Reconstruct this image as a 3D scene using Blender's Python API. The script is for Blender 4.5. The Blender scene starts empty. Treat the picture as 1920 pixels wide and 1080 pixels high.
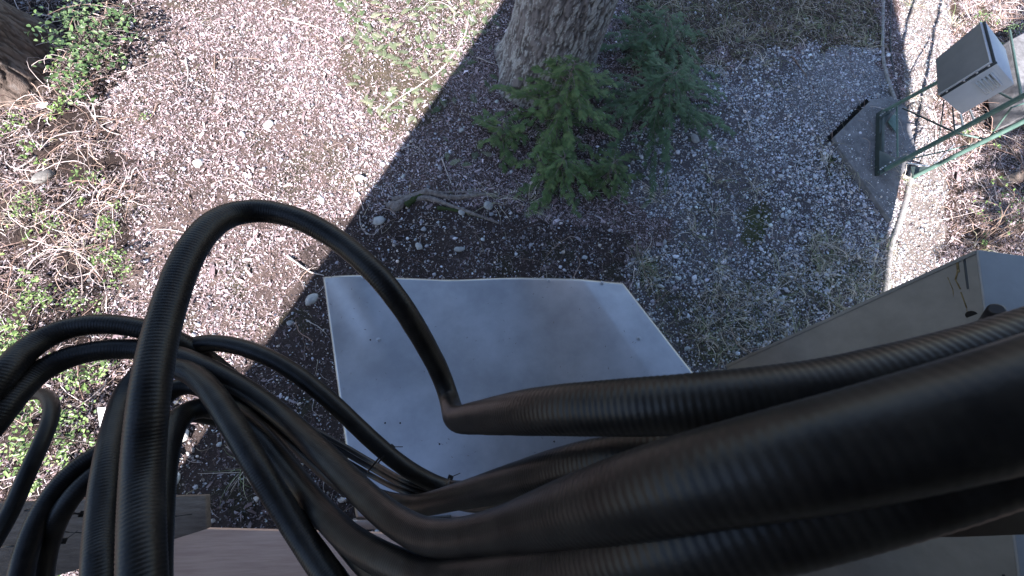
import bpy, math
import numpy as np
from mathutils import Matrix, Vector

S = bpy.context.scene
rng = np.random.default_rng(7)
PI = math.pi
# ------------------------------------------------------------------ camera
FPX, NADX, NADY, CH = 700., 885., 750., 4.5
_d = np.array([NADX-960, 540-NADY, -FPX]); _d /= np.linalg.norm(_d)
_z = -_d; _y = np.array([0, 1, 0])-_z*_z[1]; _y /= np.linalg.norm(_y); _x = np.cross(_y, _z)
RC = np.array([_x, _y, _z])
CAM = np.array([0, 0, CH])
cd = bpy.data.cameras.new('camera'); co = bpy.data.objects.new('camera', cd); S.collection.objects.link(co)
cd.sensor_width = 36; cd.lens = FPX/1920*36; cd.clip_start = 0.02; cd.clip_end = 600
cd.dof.use_dof = True; cd.dof.focus_distance = 3.6; cd.dof.aperture_fstop = 16.0
M4 = Matrix([[*RC[0], 0], [*RC[1], 0], [*RC[2], CH], [0, 0, 0, 1]])
co.matrix_world = M4
S.camera = co
# ------------------------------------------------------------------ light
ELEV = math.radians(38); SD = np.array([.45, .893])
w = bpy.data.worlds.new('World'); S.world = w; w.use_nodes = True
nt = w.node_tree; bg = nt.nodes['Background']; sk = nt.nodes.new('ShaderNodeTexSky')
sk.sky_type = 'NISHITA'; sk.sun_disc = False; sk.sun_elevation = ELEV
sk.sun_rotation = math.atan2(-SD[0], -SD[1]); sk.air_density = 1.3; sk.dust_density = 0.6; sk.ozone_density = 1.6
tn_ = nt.nodes.new('ShaderNodeMix'); tn_.data_type = 'RGBA'; tn_.blend_type = 'MULTIPLY'; tn_.inputs[0].default_value = 1; tn_.inputs[7].default_value = (.99, .98, 1.06, 1)
nt.links.new(sk.outputs[0], tn_.inputs[6]); nt.links.new(tn_.outputs[2], bg.inputs[0]); bg.inputs[1].default_value = 0.068
sl = bpy.data.lights.new('sun', 'SUN'); so = bpy.data.objects.new('sun', sl); S.collection.objects.link(so)
sl.energy = 5.0; sl.angle = math.radians(0.5); sl.color = (1, .94, .94)
sv = Vector((-SD[0]*math.cos(ELEV), -SD[1]*math.cos(ELEV), math.sin(ELEV)))
so.rotation_euler = sv.to_track_quat('Z', 'Y').to_euler(); so.location = (-10, -20, 20)
S.view_settings.view_transform = 'Standard'; S.view_settings.look = 'None'
S.view_settings.exposure = 2.0; S.view_settings.gamma = 1
# ------------------------------------------------------------------ pixel <-> place helpers
def G(px, py, z=0.):
    """points of the plane at height z that lie under photo pixels (px,py)"""
    px = np.asarray(px, float); py = np.asarray(py, float); z = np.asarray(z, float)+0*px
    c = np.stack([px-960, 540-py, np.full(px.shape, -FPX)], -1)
    W = c@RC.T
    return CAM+W*((z-CH)/W[..., 2])[..., None]
def D(px, py, d):
    """point at camera depth d"""
    c = np.array([px-960, 540-py, -FPX])*(d/FPX)
    return CAM+RC@c
def PX(P):
    c = (np.asarray(P)-CAM)@RC
    zz = np.minimum(c[..., 2], -1e-3)
    return 960-FPX*c[..., 0]/zz, 540+FPX*c[..., 1]/zz
# ------------------------------------------------------------------ noise
_T = rng.random((256, 256))
def vn(x, y):
    xi = np.floor(x).astype(int); yi = np.floor(y).astype(int); fx = x-xi; fy = y-yi
    fx = fx*fx*(3-2*fx); fy = fy*fy*(3-2*fy)
    a = _T[xi & 255, yi & 255]; b = _T[(xi+1) & 255, yi & 255]; c = _T[xi & 255, (yi+1) & 255]; d = _T[(xi+1) & 255, (yi+1) & 255]
    return (a*(1-fx)+b*fx)*(1-fy)+(c*(1-fx)+d*fx)*fy-.5
def fbm(x, y, o=4):
    r = 0; a = 1.
    for i in range(o):
        r = r+a*vn(x+17.3*i, y+9.1*i); x = x*2.03; y = y*2.03; a *= .5
    return r
def inpoly(px, py, poly, jit=0, sc=40.):
    if jit:
        px = px+jit*2*fbm(px/sc, py/sc, 3); py = py+jit*2*fbm(px/sc+55, py/sc+31, 3)
    r = np.zeros(px.shape, bool); n = len(poly)
    for i in range(n):
        x0, y0 = poly[i]; x1, y1 = poly[(i+1) % n]
        if y0 == y1: continue
        c = ((y0 > py) != (y1 > py)) & (px < (x1-x0)*(py-y0)/(y1-y0)+x0)
        r ^= c
    return r
# ------------------------------------------------------------------ mesh helpers
def link(o, parent=None):
    S.collection.objects.link(o)
    if parent is not None: o.parent = parent
    return o
def npmesh(name, V, F, mat, parent=None, col=None, smooth=False):
    """V (n,3); F list of (m,k) index arrays; col (n,3)"""
    V = np.asarray(V, np.float32); F = [np.asarray(f, np.int32) for f in F if len(f)]
    me = bpy.data.meshes.new(name)
    me.vertices.add(len(V)); me.vertices.foreach_set('co', V.ravel())
    li = np.concatenate([f.ravel() for f in F]); me.loops.add(len(li)); me.loops.foreach_set('vertex_index', li)
    tot = np.concatenate([np.full(len(f), f.shape[1], np.int32) for f in F])
    st = np.concatenate([[0], np.cumsum(tot)[:-1]]).astype(np.int32)
    me.polygons.add(len(tot)); me.polygons.foreach_set('loop_start', st); me.polygons.foreach_set('loop_total', tot)
    if smooth: me.polygons.foreach_set('use_smooth', np.ones(len(tot), bool))
    if col is not None:
        a = me.color_attributes.new('col', 'FLOAT_COLOR', 'POINT')
        a.data.foreach_set('color', np.concatenate([col, np.ones((len(V), 1))], 1).astype(np.float32).ravel())
    me.update(calc_edges=True)
    if mat: me.materials.append(mat)
    o = bpy.data.objects.new(name, me)
    return link(o, parent)
def thing(name, label, cat, loc=(0, 0, 0), group=None):
    o = bpy.data.objects.new(name, None); link(o); o.location = loc; o.empty_display_size = .1
    return tag(o, label, cat, group)
def tag(o, label=None, cat=None, group=None, kind=None):
    if label: o['label'] = label
    if cat: o['category'] = cat
    if group: o['group'] = group
    if kind: o['kind'] = kind
    return o
def adopt(o, parent):
    o.parent = parent; o.matrix_parent_inverse = Matrix.Translation(-Vector(parent.location)); return o
class MB:
    def __init__(s): s.V = []; s.F4 = []; s.F3 = []; s.n = 0
    def add(s, V, F4=(), F3=()):
        V = np.asarray(V, float)
        if len(F4): s.F4.append(np.asarray(F4)+s.n)
        if len(F3): s.F3.append(np.asarray(F3)+s.n)
        s.V.append(V); s.n += len(V)
    def prism(s, top, off):
        """polygon top (n,3) extruded by vector off"""
        top = np.asarray(top, float); n = len(top); V = np.concatenate([top, top+np.asarray(off)])
        c0 = V[:n].mean(0); c1 = V[n:].mean(0)
        V = np.concatenate([V, [c0, c1]])
        F4 = [[i, (i+1) % n, n+(i+1) % n, n+i] for i in range(n)]
        F3 = [[2*n, (i+1) % n, i] for i in range(n)]+[[2*n+1, n+i, n+(i+1) % n] for i in range(n)]
        s.add(V, F4, F3)
    def box(s, a, b, w, h, up=(0, 0, 1)):
        a = np.array(a, float); b = np.array(b, float); t = b-a; t /= np.linalg.norm(t)
        u = np.cross(t, up); u /= np.linalg.norm(u); v = np.cross(u, t)
        q = [u*w/2+v*h/2, -u*w/2+v*h/2, -u*w/2-v*h/2, u*w/2-v*h/2]
        s.prism([a+k for k in q], b-a)
    def tube(s, P, r, k=10, cap=True):
        V, F = sweep(P, r, k); s.add(V, F)
        if cap:
            m = len(V)//k
            V2 = np.concatenate([V[:k], [V[:k].mean(0)]]); s.add(V2, F3=[[k, (i+1) % k, i] for i in range(k)])
            V2 = np.concatenate([V[-k:], [V[-k:].mean(0)]]); s.add(V2, F3=[[k, i, (i+1) % k] for i in range(k)])
    def build(s, name, mat, parent=None, smooth=False, bevel=0):
        F = []
        if s.F4: F.append(np.concatenate(s.F4))
        if s.F3: F.append(np.concatenate(s.F3))
        o = npmesh(name, np.concatenate(s.V), F, mat, None, None, smooth)
        if parent is not None: adopt(o, parent)
        if bevel:
            m = o.modifiers.new('bevel', 'BEVEL'); m.width = bevel; m.segments = 2; m.limit_method = 'ANGLE'; m.angle_limit = .6
        return o
def sweep(P, r, k=12):
    P = np.asarray(P, float); n = len(P); r = np.broadcast_to(np.asarray(r, float), (n,))
    T = np.gradient(P, axis=0); T /= np.linalg.norm(T, axis=1)[:, None]+1e-12
    N = np.zeros_like(P); a = np.array([0, 0, 1.]) if abs(T[0][2]) < .8 else np.array([0, 1., 0])
    v = a-T[0]*(a@T[0]); N[0] = v/np.linalg.norm(v)
    for i in range(1, n):
        v = N[i-1]-T[i]*(N[i-1]@T[i]); N[i] = v/np.linalg.norm(v)
    B = np.cross(T, N); th = np.arange(k)*2*PI/k
    V = P[:, None]+r[:, None, None]*(N[:, None]*np.cos(th)[None, :, None]+B[:, None]*np.sin(th)[None, :, None])
    i = np.arange(n-1)[:, None]*k; j = np.arange(k)[None]; j2 = (j+1) % k
    F = np.stack([i+j, i+j2, i+k+j2, i+k+j], -1).reshape(-1, 4)
    return V.reshape(-1, 3), F
def crom(P, step):
    P = np.asarray(P, float); P = np.concatenate([[2*P[0]-P[1]], P, [2*P[-1]-P[-2]]])
    out = []
    for i in range(1, len(P)-2):
        L = np.linalg.norm(P[i+1]-P[i]); n = max(2, int(L/step*2)); t = np.linspace(0, 1, n, endpoint=False)[:, None]
        p0, p1, p2, p3 = P[i-1:i+3]
        out.append(.5*((2*p1)+(-p0+p2)*t+(2*p0-5*p1+4*p2-p3)*t*t+(-p0+3*p1-3*p2+p3)*t**3))
    Q = np.concatenate(out+[P[-2:-1]])
    s = np.concatenate([[0], np.cumsum(np.linalg.norm(np.diff(Q, axis=0), axis=1))])
    u = np.linspace(0, s[-1], max(3, int(s[-1]/step)))
    return np.stack([np.interp(u, s, Q[:, k]) for k in range(3)], 1)
def scatter(protos, pos, rot, scl, col=None):
    """protos: list of (V,F); each instance uses a random proto. scl (N,3); returns V,Flist,C"""
    N = len(pos); pick = rng.integers(0, len(protos), N)
    Vs = []; Fs = {}; Cs = []; off = 0
    for k, (pv, pf) in enumerate(protos):
        m = pick == k; n = m.sum()
        if not n: continue
        v = np.einsum('nij,nvj->nvi', rot[m], pv[None]*scl[m][:, None, :])+pos[m][:, None]
        Vs.append(v.reshape(-1, 3))
        f = pf[None]+(np.arange(n)*len(pv))[:, None, None]+off
        Fs.setdefault(pf.shape[1], []).append(f.reshape(-1, pf.shape[1]))
        if col is not None: Cs.append(np.repeat(col[m], len(pv), 0))
        off += n*len(pv)
    return np.concatenate(Vs), [np.concatenate(f) for f in Fs.values()], (np.concatenate(Cs) if col is not None else None)
def rots(N, tilt=PI, yaw=None):
    yaw = rng.random(N)*2*PI if yaw is None else yaw
    a = rng.random(N)*2*PI; t = tilt*(rng.random(N)*2-1) if np.isscalar(tilt) else tilt
    cz, sz = np.cos(yaw), np.sin(yaw); o = np.zeros(N); l = np.ones(N)
    Z = np.stack([np.stack([cz, -sz, o], -1), np.stack([sz, cz, o], -1), np.stack([o, o, l], -1)], -2)
    ax = np.stack([np.cos(a), np.sin(a), o], -1); c = np.cos(t)[:, None, None]; s = np.sin(t)[:, None, None]
    K = np.zeros((N, 3, 3)); K[:, 0, 2] = ax[:, 1]; K[:, 1, 2] = -ax[:, 0]; K[:, 2, 0] = -ax[:, 1]; K[:, 2, 1] = ax[:, 0]
    I = np.eye(3)[None]
    return (I+s*K+(1-c)*(K@K))@Z
# ------------------------------------------------------------------ materials
def mat(name, col=(.5, .5, .5), rough=.7, metal=0., var=None, scale=8., bump=0., bscale=60., attr=False, spec=.5, detail=6, coord='Object', stretch=None, transl=0.):
    m = bpy.data.materials.new(name); m.use_nodes = True; t = m.node_tree; N = t.nodes; Lk = t.links
    p = N['Principled BSDF']; p.inputs['Roughness'].default_value = rough; p.inputs['Metallic'].default_value = metal
    p.inputs['Specular IOR Level'].default_value = spec
    p.inputs['Base Color'].default_value = (*col, 1)
    tc = N.new('ShaderNodeTexCoord'); mp = N.new('ShaderNodeMapping'); Lk.new(tc.outputs[coord], mp.inputs[0])
    if stretch: mp.inputs['Scale'].default_value = stretch
    src = None
    if attr:
        a = N.new('ShaderNodeAttribute'); a.attribute_name = 'col'; src = a.outputs['Color']
    if var is not None:
        n = N.new('ShaderNodeTexNoise'); n.inputs['Scale'].default_value = scale; n.inputs['Detail'].default_value = detail
        n.inputs['Roughness'].default_value = .65
        Lk.new(mp.outputs[0], n.inputs['Vector'])
        r = N.new('ShaderNodeValToRGB'); r.color_ramp.elements[0].position = .35; r.color_ramp.elements[1].position = .65
        r.color_ramp.elements[0].color = (*col, 1); r.color_ramp.elements[1].color = (*var, 1)
        Lk.new(n.outputs[0], r.inputs[0])
        if src is None: src = r.outputs[0]
        else:
            x = N.new('ShaderNodeMix'); x.data_type = 'RGBA'; x.blend_type = 'MULTIPLY'; x.inputs[0].default_value = 1
            Lk.new(src, x.inputs[6]); Lk.new(r.outputs[0], x.inputs[7]); src = x.outputs[2]
    if src is not None: Lk.new(src, p.inputs['Base Color'])
    if bump:
        n = N.new('ShaderNodeTexNoise'); n.inputs['Scale'].default_value = bscale; n.inputs['Detail'].default_value = 5
        Lk.new(mp.outputs[0], n.inputs['Vector'])
        b = N.new('ShaderNodeBump'); b.inputs['Strength'].default_value = bump; b.inputs['Distance'].default_value = .01
        Lk.new(n.outputs[0], b.inputs['Height']); Lk.new(b.outputs[0], p.inputs['Normal'])
    if transl: p.inputs['Transmission Weight'].default_value = 0
    return m
M = {}
M['ground'] = mat('forest_soil', (.62, .6, .58), .95, var=(1.25, 1.2, 1.15), scale=55, bump=.9, bscale=120, attr=True, spec=.15)
M['stone'] = mat('crushed_stone', (.75, .75, .75), .85, var=(1.1, 1.1, 1.1), scale=90, attr=True, spec=.25)
M['litter'] = mat('bark_litter', (.8, .8, .8), .9, var=(1.15, 1.15, 1.15), scale=40, attr=True, spec=.15)
M['leaf'] = mat('green_leaf', (1, 1, 1), .45, attr=True, spec=.4)
M['needle'] = mat('conifer_needles', (1, 1, 1), .6, attr=True, spec=.25)
M['twig'] = mat('dead_twig', (.9, .9, .9), .8, attr=True, spec=.2)
M['rock'] = mat('grey_rock', (.26, .27, .27), .9, var=(.48, .48, .47), scale=9, bump=.6, bscale=50, spec=.2)
M['palerock'] = mat('pale_rock', (.62, .60, .57), .9, var=(.8, .78, .74), scale=9, bump=.5, bscale=50, spec=.2)
M['bark'] = mat('furrowed_bark', (1, 1, 1), .95, bump=.8, bscale=70, attr=True, spec=.1)
M['rootrock'] = mat('dull_rock', (.12, .115, .11), .95, var=(.26, .25, .23), scale=18, bump=.6, bscale=60, spec=.1)
M['root'] = mat('root_bark', (.13, .11, .10), .95, var=(.30, .27, .25), scale=25, bump=.9, bscale=60, spec=.1)
M['mossyroot'] = mat('moss_on_root', (.035, .05, .02), 1, var=(.07, .09, .04), scale=40, bump=.9, bscale=90, spec=.1)
M['concrete'] = mat('weathered_concrete', (.13, .128, .132), .95, var=(.23, .228, .235), scale=9, bump=.5, bscale=90, spec=.15)
M['green'] = mat('green_tower_paint', (.07, .13, .11), .45, var=(.12, .20, .17), scale=14, bump=.15, bscale=80, metal=.2)
M['dkgreen'] = mat('dark_green_plate', (.025, .04, .038), .5, var=(.045, .06, .055), scale=14)
M['galv'] = mat('galvanised_steel', (.42, .44, .46), .4, var=(.55, .57, .6), scale=30, metal=.8)
M['bolt'] = mat('zinc_bolt', (.7, .7, .72), .35, metal=.8)
M['cabgrey'] = mat('grey_cabinet_paint', (.46, .47, .50), .4, var=(.54, .55, .58), scale=3, bump=.05)
M['cabdoor'] = mat('dark_cabinet_door', (.17, .17, .172), .5, var=(.21, .207, .205), scale=2.5)
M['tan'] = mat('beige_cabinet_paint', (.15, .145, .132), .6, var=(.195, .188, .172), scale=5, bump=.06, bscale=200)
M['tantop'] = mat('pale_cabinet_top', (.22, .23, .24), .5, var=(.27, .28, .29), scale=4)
M['rust'] = mat('rust_streak', (.12, .085, .035), .9, var=(.18, .14, .07), scale=60)
M['black'] = mat('black_plastic', (.012, .012, .014), .42)
M['seal'] = mat('rubber_seal', (.03, .035, .04), .7)
M['brown'] = mat('dark_brown_bracket', (.028, .017, .013), .6, var=(.04, .025, .02), scale=20)
M['wood'] = mat('weathered_timber', (.13, .10, .08), .9, var=(.20, .16, .13), scale=7, bump=.5, bscale=30, stretch=(1, 9, 9), spec=.15)
M['crack'] = mat('timber_crack', (.01, .009, .008), 1)
M['ply'] = mat('pale_plywood', (.50, .33, .26), .8, var=(.62, .43, .34), scale=4, bump=.15, bscale=40, stretch=(1, 14, 1), spec=.2)
M['white'] = mat('white_paint', (.8, .8, .78), .6, var=(.7, .69, .66), scale=14)
M['pipe'] = mat('dusty_lit_edging', (.20, .19, .18), .85, var=(.40, .38, .36), scale=22, bump=.5)
M['wall'] = mat('shelter_wall', (.16, .155, .15), .8, var=(.2, .195, .19), scale=3)
M['added_eave'] = mat('added_dark_soffit', (.05, .045, .042), .85, var=(.07, .062, .058), scale=3)
M['cable'] = mat('black_jacket', (.006, .006, .007), .40, var=(.020, .019, .018), scale=38, bump=.03, bscale=300, spec=.32)
M['wire'] = mat('thin_black_jacket', (.012, .012, .014), .4)
# sheet metal
m = mat('brushed_aluminium', (.33, .336, .355), .38, metal=.9, var=(.44, .445, .465), scale=2.8, bump=.04, bscale=300, stretch=(1, 1, 1)); M['alu'] = m

# ================================================================== THE SETTING
VEG = [(-900, -500), (250, -400), (240, 40), (215, 150), (210, 250), (262, 330), (250, 420), (215, 520), (200, 600), (240, 700), (215, 800), (180, 900), (150, 1300), (-900, 1300)]
GRAV = [(1120, 290), (1290, 190), (1330, 130), (1450, 100), (1560, 85), (1640, 80), (1680, 260), (1700, 500), (1640, 580), (1400, 720), (1250, 720), (1180, 600), (1170, 510), (1260, 430)]
FINE = [(1500, 110), (1600, 85), (1650, 110), (1690, 200), (1640, 200), (1550, 270), (1470, 200)]
STRIP = [(1665, -300), (1780, -300), (1790, 80), (1745, 180), (1780, 330), (1775, 500), (1690, 560), (1650, 560), (1690, 400), (1700, 230)]
BRUSH = [(1180, -300), (1655, -300), (1650, 90), (1500, 95), (1400, 115), (1320, 115), (1230, 150), (1170, 100)]
GRASS = [(1180, 480), (1300, 560), (1450, 500), (1560, 440), (1650, 480), (1650, 560), (1400, 700), (1290, 700)]
MOSS1 = [(1385, 450), (1400, 400), (1425, 368), (1447, 390), (1440, 430), (1410, 465)]
SUNMOSS = [(650, -200), (940, -200), (940, 40), (800, 240), (700, 260), (640, 120)]
RBRUSH = [(1780, -300), (3000, -300), (3000, 600), (1770, 600), (1780, 330), (1745, 200), (1790, 90)]
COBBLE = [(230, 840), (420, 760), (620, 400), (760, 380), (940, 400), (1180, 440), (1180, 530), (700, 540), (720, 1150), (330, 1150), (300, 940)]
def masks(x, y):
    px, py = PX(np.stack([x, y, 0*x], -1))
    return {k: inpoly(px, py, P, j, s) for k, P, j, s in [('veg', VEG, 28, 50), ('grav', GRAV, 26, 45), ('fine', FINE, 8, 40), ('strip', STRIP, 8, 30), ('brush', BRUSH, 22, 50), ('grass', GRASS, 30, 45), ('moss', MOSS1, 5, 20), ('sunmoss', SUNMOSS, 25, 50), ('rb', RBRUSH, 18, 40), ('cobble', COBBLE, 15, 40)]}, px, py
def hgt(x, y):
    return .05*fbm(x*.5+3, y*.5+8, 3)+.035*fbm(x*2.3+40, y*2.3+11, 4)
def gx(n, lo, hi, far):
    a = np.linspace(lo, hi, n); k = 26; e = (np.linspace(0, 1, k+1)[1:])**3
    return np.concatenate([(lo-e*far)[::-1], a, hi+e*far])
X = gx(560, -7.5, 13, 220); Y = gx(330, -2.8, 9, 220)
XX, YY = np.meshgrid(X, Y, indexing='ij'); xx = XX.ravel(); yy = YY.ravel()
mk, px, py = masks(xx, yy)
zz = hgt(xx, yy)+.022*fbm(xx*11, yy*11, 3)
zz = np.where(mk['veg'] | mk['rb'], zz+.05*fbm(xx*3+5, yy*3, 3), zz)
zz *= np.clip((40-np.hypot(xx, yy))/20, 0, 1)
c = np.tile(np.array([.095, .072, .066]), (len(xx), 1))
def setc(m, v): c[m] = v
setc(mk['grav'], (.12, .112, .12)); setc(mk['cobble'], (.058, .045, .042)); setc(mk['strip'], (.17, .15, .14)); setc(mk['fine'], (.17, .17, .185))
setc(mk['brush'], (.06, .052, .038)); setc(mk['veg'], (.03, .022, .02)); setc(mk['rb'], (.05, .036, .028)); setc(mk['sunmoss'], (.065, .055, .04)); setc(mk['moss'], (.085, .09, .05)); setc(inpoly(px, py, [(1632, 176), (1560, 246), (1545, 268), (1575, 264), (1645, 196)], 3, 12) | inpoly(px, py, [(1560, 285), (1553, 330), (1560, 338), (1569, 290)], 2, 12), (.008, .008, .007)); setc(mk['grass'] & (rng.random(len(xx)) < .5), (.085, .085, .06))  # near-black band beside the pad paints in the shadow of its gap
n1 = fbm(xx*1.1, yy*1.1, 4); c *= (1+.45*n1)[:, None]
n2 = fbm(xx*2.1+77, yy*2.1, 4)
gm = (n2 > .34) & ~mk['strip'] & ~mk['veg']; c[gm] = c[gm]*.6+np.array([.04, .046, .022])*.4
ny = len(Y); i = np.arange(len(X)-1)[:, None]*ny+np.arange(ny-1)[None]
Fg = np.stack([i, i+ny, i+ny+1, i+1], -1).reshape(-1, 4)
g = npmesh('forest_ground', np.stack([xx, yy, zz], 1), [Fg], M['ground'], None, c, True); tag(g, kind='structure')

def pts_density(N, lo=(-7.3, -2.6), hi=(12.5, 8.8)):
    x = rng.uniform(lo[0], hi[0], N); y = rng.uniform(lo[1], hi[1], N)
    px, py = PX(np.stack([x, y, 0*x], -1))
    k = (px > -60) & (px < 1980) & (py > -40) & (py < 1130)
    return x[k], y[k]
# ---- stones -------------------------------------------------------
def ico():
    t = (1+5**.5)/2
    v = np.array([[-1, t, 0], [1, t, 0], [-1, -t, 0], [1, -t, 0], [0, -1, t], [0, 1, t], [0, -1, -t], [0, 1, -t], [t, 0, -1], [t, 0, 1], [-t, 0, -1], [-t, 0, 1]])/1.9
    f = np.array([[0, 11, 5], [0, 5, 1], [0, 1, 7], [0, 7, 10], [0, 10, 11], [1, 5, 9], [5, 11, 4], [11, 10, 2], [10, 7, 6], [7, 1, 8], [3, 9, 4], [3, 4, 2], [3, 2, 6], [3, 6, 8], [3, 8, 9], [4, 9, 5], [2, 4, 11], [6, 2, 10], [8, 6, 7], [9, 8, 1]])
    return v, f
iv, iff = ico()
rockp = [(iv*(1+.28*rng.standard_normal((12, 1)).clip(-1.2, 1.2))*np.array([1, .8, .62])+.08*rng.standard_normal((12, 3)), iff) for _ in range(14)]
x, y = pts_density(620000)
mk, px, py = masks(x, y)
bare = fbm(x*1.6+9, y*1.6+4, 4)
p = np.where((px > 430) & (px < 900), .30, .16)
p[mk['cobble']] = .17; p[mk['grav']] = .95; p = np.where(mk['grav'] & ~mk['fine'] & (bare > .27), .4, p); p = np.where(mk['grav'] & ~mk['fine'] & (bare < -.38), .5, p)
p[mk['fine']] = 1.; p[mk['brush']] = .14; p[mk['grass']] *= .6; p[mk['veg']] = .05; p[mk['rb']] = .07; p[mk['strip']] = .9; p[mk['sunmoss']] = .12; p[mk['moss']] = .4
p *= np.clip(1+1.6*fbm(x*.9+2, y*.9+30, 3), .25, 1.7)
k = rng.random(len(x)) < p; x = x[k]; y = y[k]; mk = {a: b[k] for a, b in mk.items()}
n = len(x)
s = .0070*np.exp(.46*rng.standard_normal(n)); s = np.where(mk['fine'], s*.95, s); s = np.where(mk['grav'] & ~mk['fine'], s*1.18, s)
big = rng.random(n) < np.where(mk['grav'], .004, .03); s = np.where(big, s*rng.uniform(1.6, 3.0, n), s)
s = s.clip(.004, .038)
tone = rng.uniform(.12, .62, n); tone = np.where(rng.random(n) < .3, tone+.3, tone)
tone = np.where(mk['grav'], tone*1.12+.03, tone); tone = np.where(mk['fine'], tone*.85, tone); tone = np.where(mk['strip'], tone*.7+.08, tone)
tint = np.array([.96, .98, 1.06])[None]+rng.uniform(-.05, .05, (n, 3)); warm = rng.random(n) < np.where(mk['grav'], .12, .38)
tint[warm] = [1.08, .96, .88]
PADP = [(1636, 186), (1566, 256), (1572, 275), (1612, 330), (1650, 385), (1672, 415), (1690, 330), (1720, 290), (1700, 200), (1672, 180)]
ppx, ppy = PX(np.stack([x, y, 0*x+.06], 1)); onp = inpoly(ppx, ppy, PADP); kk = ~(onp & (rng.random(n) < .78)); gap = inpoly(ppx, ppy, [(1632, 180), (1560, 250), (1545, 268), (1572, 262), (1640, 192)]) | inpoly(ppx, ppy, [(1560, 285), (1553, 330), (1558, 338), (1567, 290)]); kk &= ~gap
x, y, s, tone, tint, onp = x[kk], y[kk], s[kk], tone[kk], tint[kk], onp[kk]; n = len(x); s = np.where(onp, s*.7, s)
V, Fl, C_ = scatter(rockp, np.stack([x, y, np.where(onp, .06, hgt(x, y))+s*.25], 1), rots(n, .5), s[:, None]*rng.uniform(.8, 1.3, (n, 3)), tone[:, None]*tint)
g = npmesh('gravel', V, Fl, M['stone'], None, C_); tag(g, kind='stuff')
# ---- litter -------------------------------------------------------
x, y = pts_density(1500000)
mk, px, py = masks(x, y)
p = np.full(len(x), .62); p[mk['grav']] = .10; p[mk['fine']] = .015; p[mk['strip']] = .10; p[mk['brush']] = .2; p[mk['veg']] = .42; p[mk['rb']] = .6; p[mk['cobble']] = .26; p[mk['sunmoss']] = .5
p *= np.clip(1+1.1*fbm(x*1.3+60, y*1.3, 3), .3, 1.5)
k = rng.random(len(x)) < p; x = x[k]; y = y[k]; mk = {a: b[k] for a, b in mk.items()}; n = len(x)
lp = []
for _ in range(8):
    a = rng.uniform(-.25, .25); h = rng.uniform(0, .35)
    v = np.array([[-1, -.5, 0], [-1.1*rng.random(), .5, 0.1], [0, .5+a, h], [0, -.5+a, h], [1, .3, 0], [.9, -.4, 0]]); v[:, 2] -= .05
    lp.append((v, np.array([[0, 3, 2, 1], [3, 5, 4, 2]])))
L = .0088*np.exp(.6*rng.standard_normal(n)); wd = L*rng.uniform(.18, .75, n)
base = np.array([[.30, .17, .14], [.38, .26, .22], [.20, .12, .11], [.48, .38, .35], [.26, .20, .18], [.58, .50, .48], [.10, .065, .06]])
cc = base[rng.choice(7, n, p=[.22, .22, .16, .13, .12, .08, .07])]*rng.uniform(.6, 1.35, (n, 1))
cc = cc*.5+.5*cc.mean(1, keepdims=True)*np.array([[1.08, .98, 1.03]]); cc *= 1.30*np.array([[.97, .99, 1.05]])
cc[mk['cobble'] | mk['grav'] | mk['brush']] *= .48; cc[mk['veg']] *= .72  # cobble, gravel and brush litter: shade there is put into the colour
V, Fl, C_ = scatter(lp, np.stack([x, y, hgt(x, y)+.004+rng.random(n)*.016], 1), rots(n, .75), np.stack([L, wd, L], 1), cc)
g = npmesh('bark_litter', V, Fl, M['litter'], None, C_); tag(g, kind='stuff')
# ---- twigs and dry stems -----------------------------------------
def strands(x, y, z0, L, r, curl, rise, col, k=3, seg=6, yaw=None):
    """many thin tapering curved tubes"""
    n = len(x); yaw = rng.random(n)*2*PI if yaw is None else yaw
    t = np.linspace(0, 1, seg+1)
    ang = yaw[:, None]+curl*(rng.standard_normal(n)[:, None])*t[None]+.25*rng.standard_normal((n, seg+1)).cumsum(1)*curl
    st = L[:, None]/seg; dx = np.cos(ang)*st; dy = np.sin(ang)*st
    X = x[:, None]+np.cumsum(dx, 1); Yy = y[:, None]+np.cumsum(dy, 1)
    Z = z0[:, None]+(rise[:, None]*L[:, None])*np.sin(t*PI*rng.uniform(.5, 1., n)[:, None])+.004
    P = np.stack([X, Yy, Z], -1)
    T = np.gradient(P, axis=1); T /= np.linalg.norm(T, axis=2)[..., None]+1e-9
    U = np.stack([-T[..., 1], T[..., 0], 0*T[..., 0]], -1); U /= np.linalg.norm(U, axis=2)[..., None]+1e-9
    W = np.cross(T, U)
    rr = r[:, None]*(1-.75*t[None])
    th = np.arange(k)*2*PI/k
    V = P[:, :, None]+rr[..., None, None]*(U[:, :, None]*np.cos(th)[None, None, :, None]+W[:, :, None]*np.sin(th)[None, None, :, None])
    a = np.arange(seg)[:, None]*k; j = np.arange(k)[None]; j2 = (j+1) % k
    f = np.stack([a+j, a+j2, a+k+j2, a+k+j], -1).reshape(-1, 4)
    Fq = (f[None]+(np.arange(n)*(seg+1)*k)[:, None, None]).reshape(-1, 4)
    return V.reshape(-1, 3), Fq, np.repeat(col, (seg+1)*k, 0), P
tw = np.array([[.42, .36, .34], [.25, .17, .14], [.55, .48, .46], [.16, .11, .09], [.34, .25, .2]])
def twigfield(name, N, where, Lm, rm, curl, risem, cols=tw, bright=1.):
    x, y = pts_density(N); mk, px, py = masks(x, y)
    k = rng.random(len(x)) < where(mk, px, py, x, y); x = x[k]; y = y[k]; n = len(x)
    L = Lm*np.exp(.45*rng.standard_normal(n)); r = rm*rng.uniform(.6, 1.5, n)
    V, Fq, Cc, _ = strands(x, y, hgt(x, y), L, r, curl, risem*rng.random(n), cols[rng.integers(0, len(cols), n)]*rng.uniform(.7, 1.25, (n, 1))*bright)
    g = npmesh(name, V, [Fq], M['twig'], None, Cc); tag(g, kind='stuff'); return g
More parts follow.
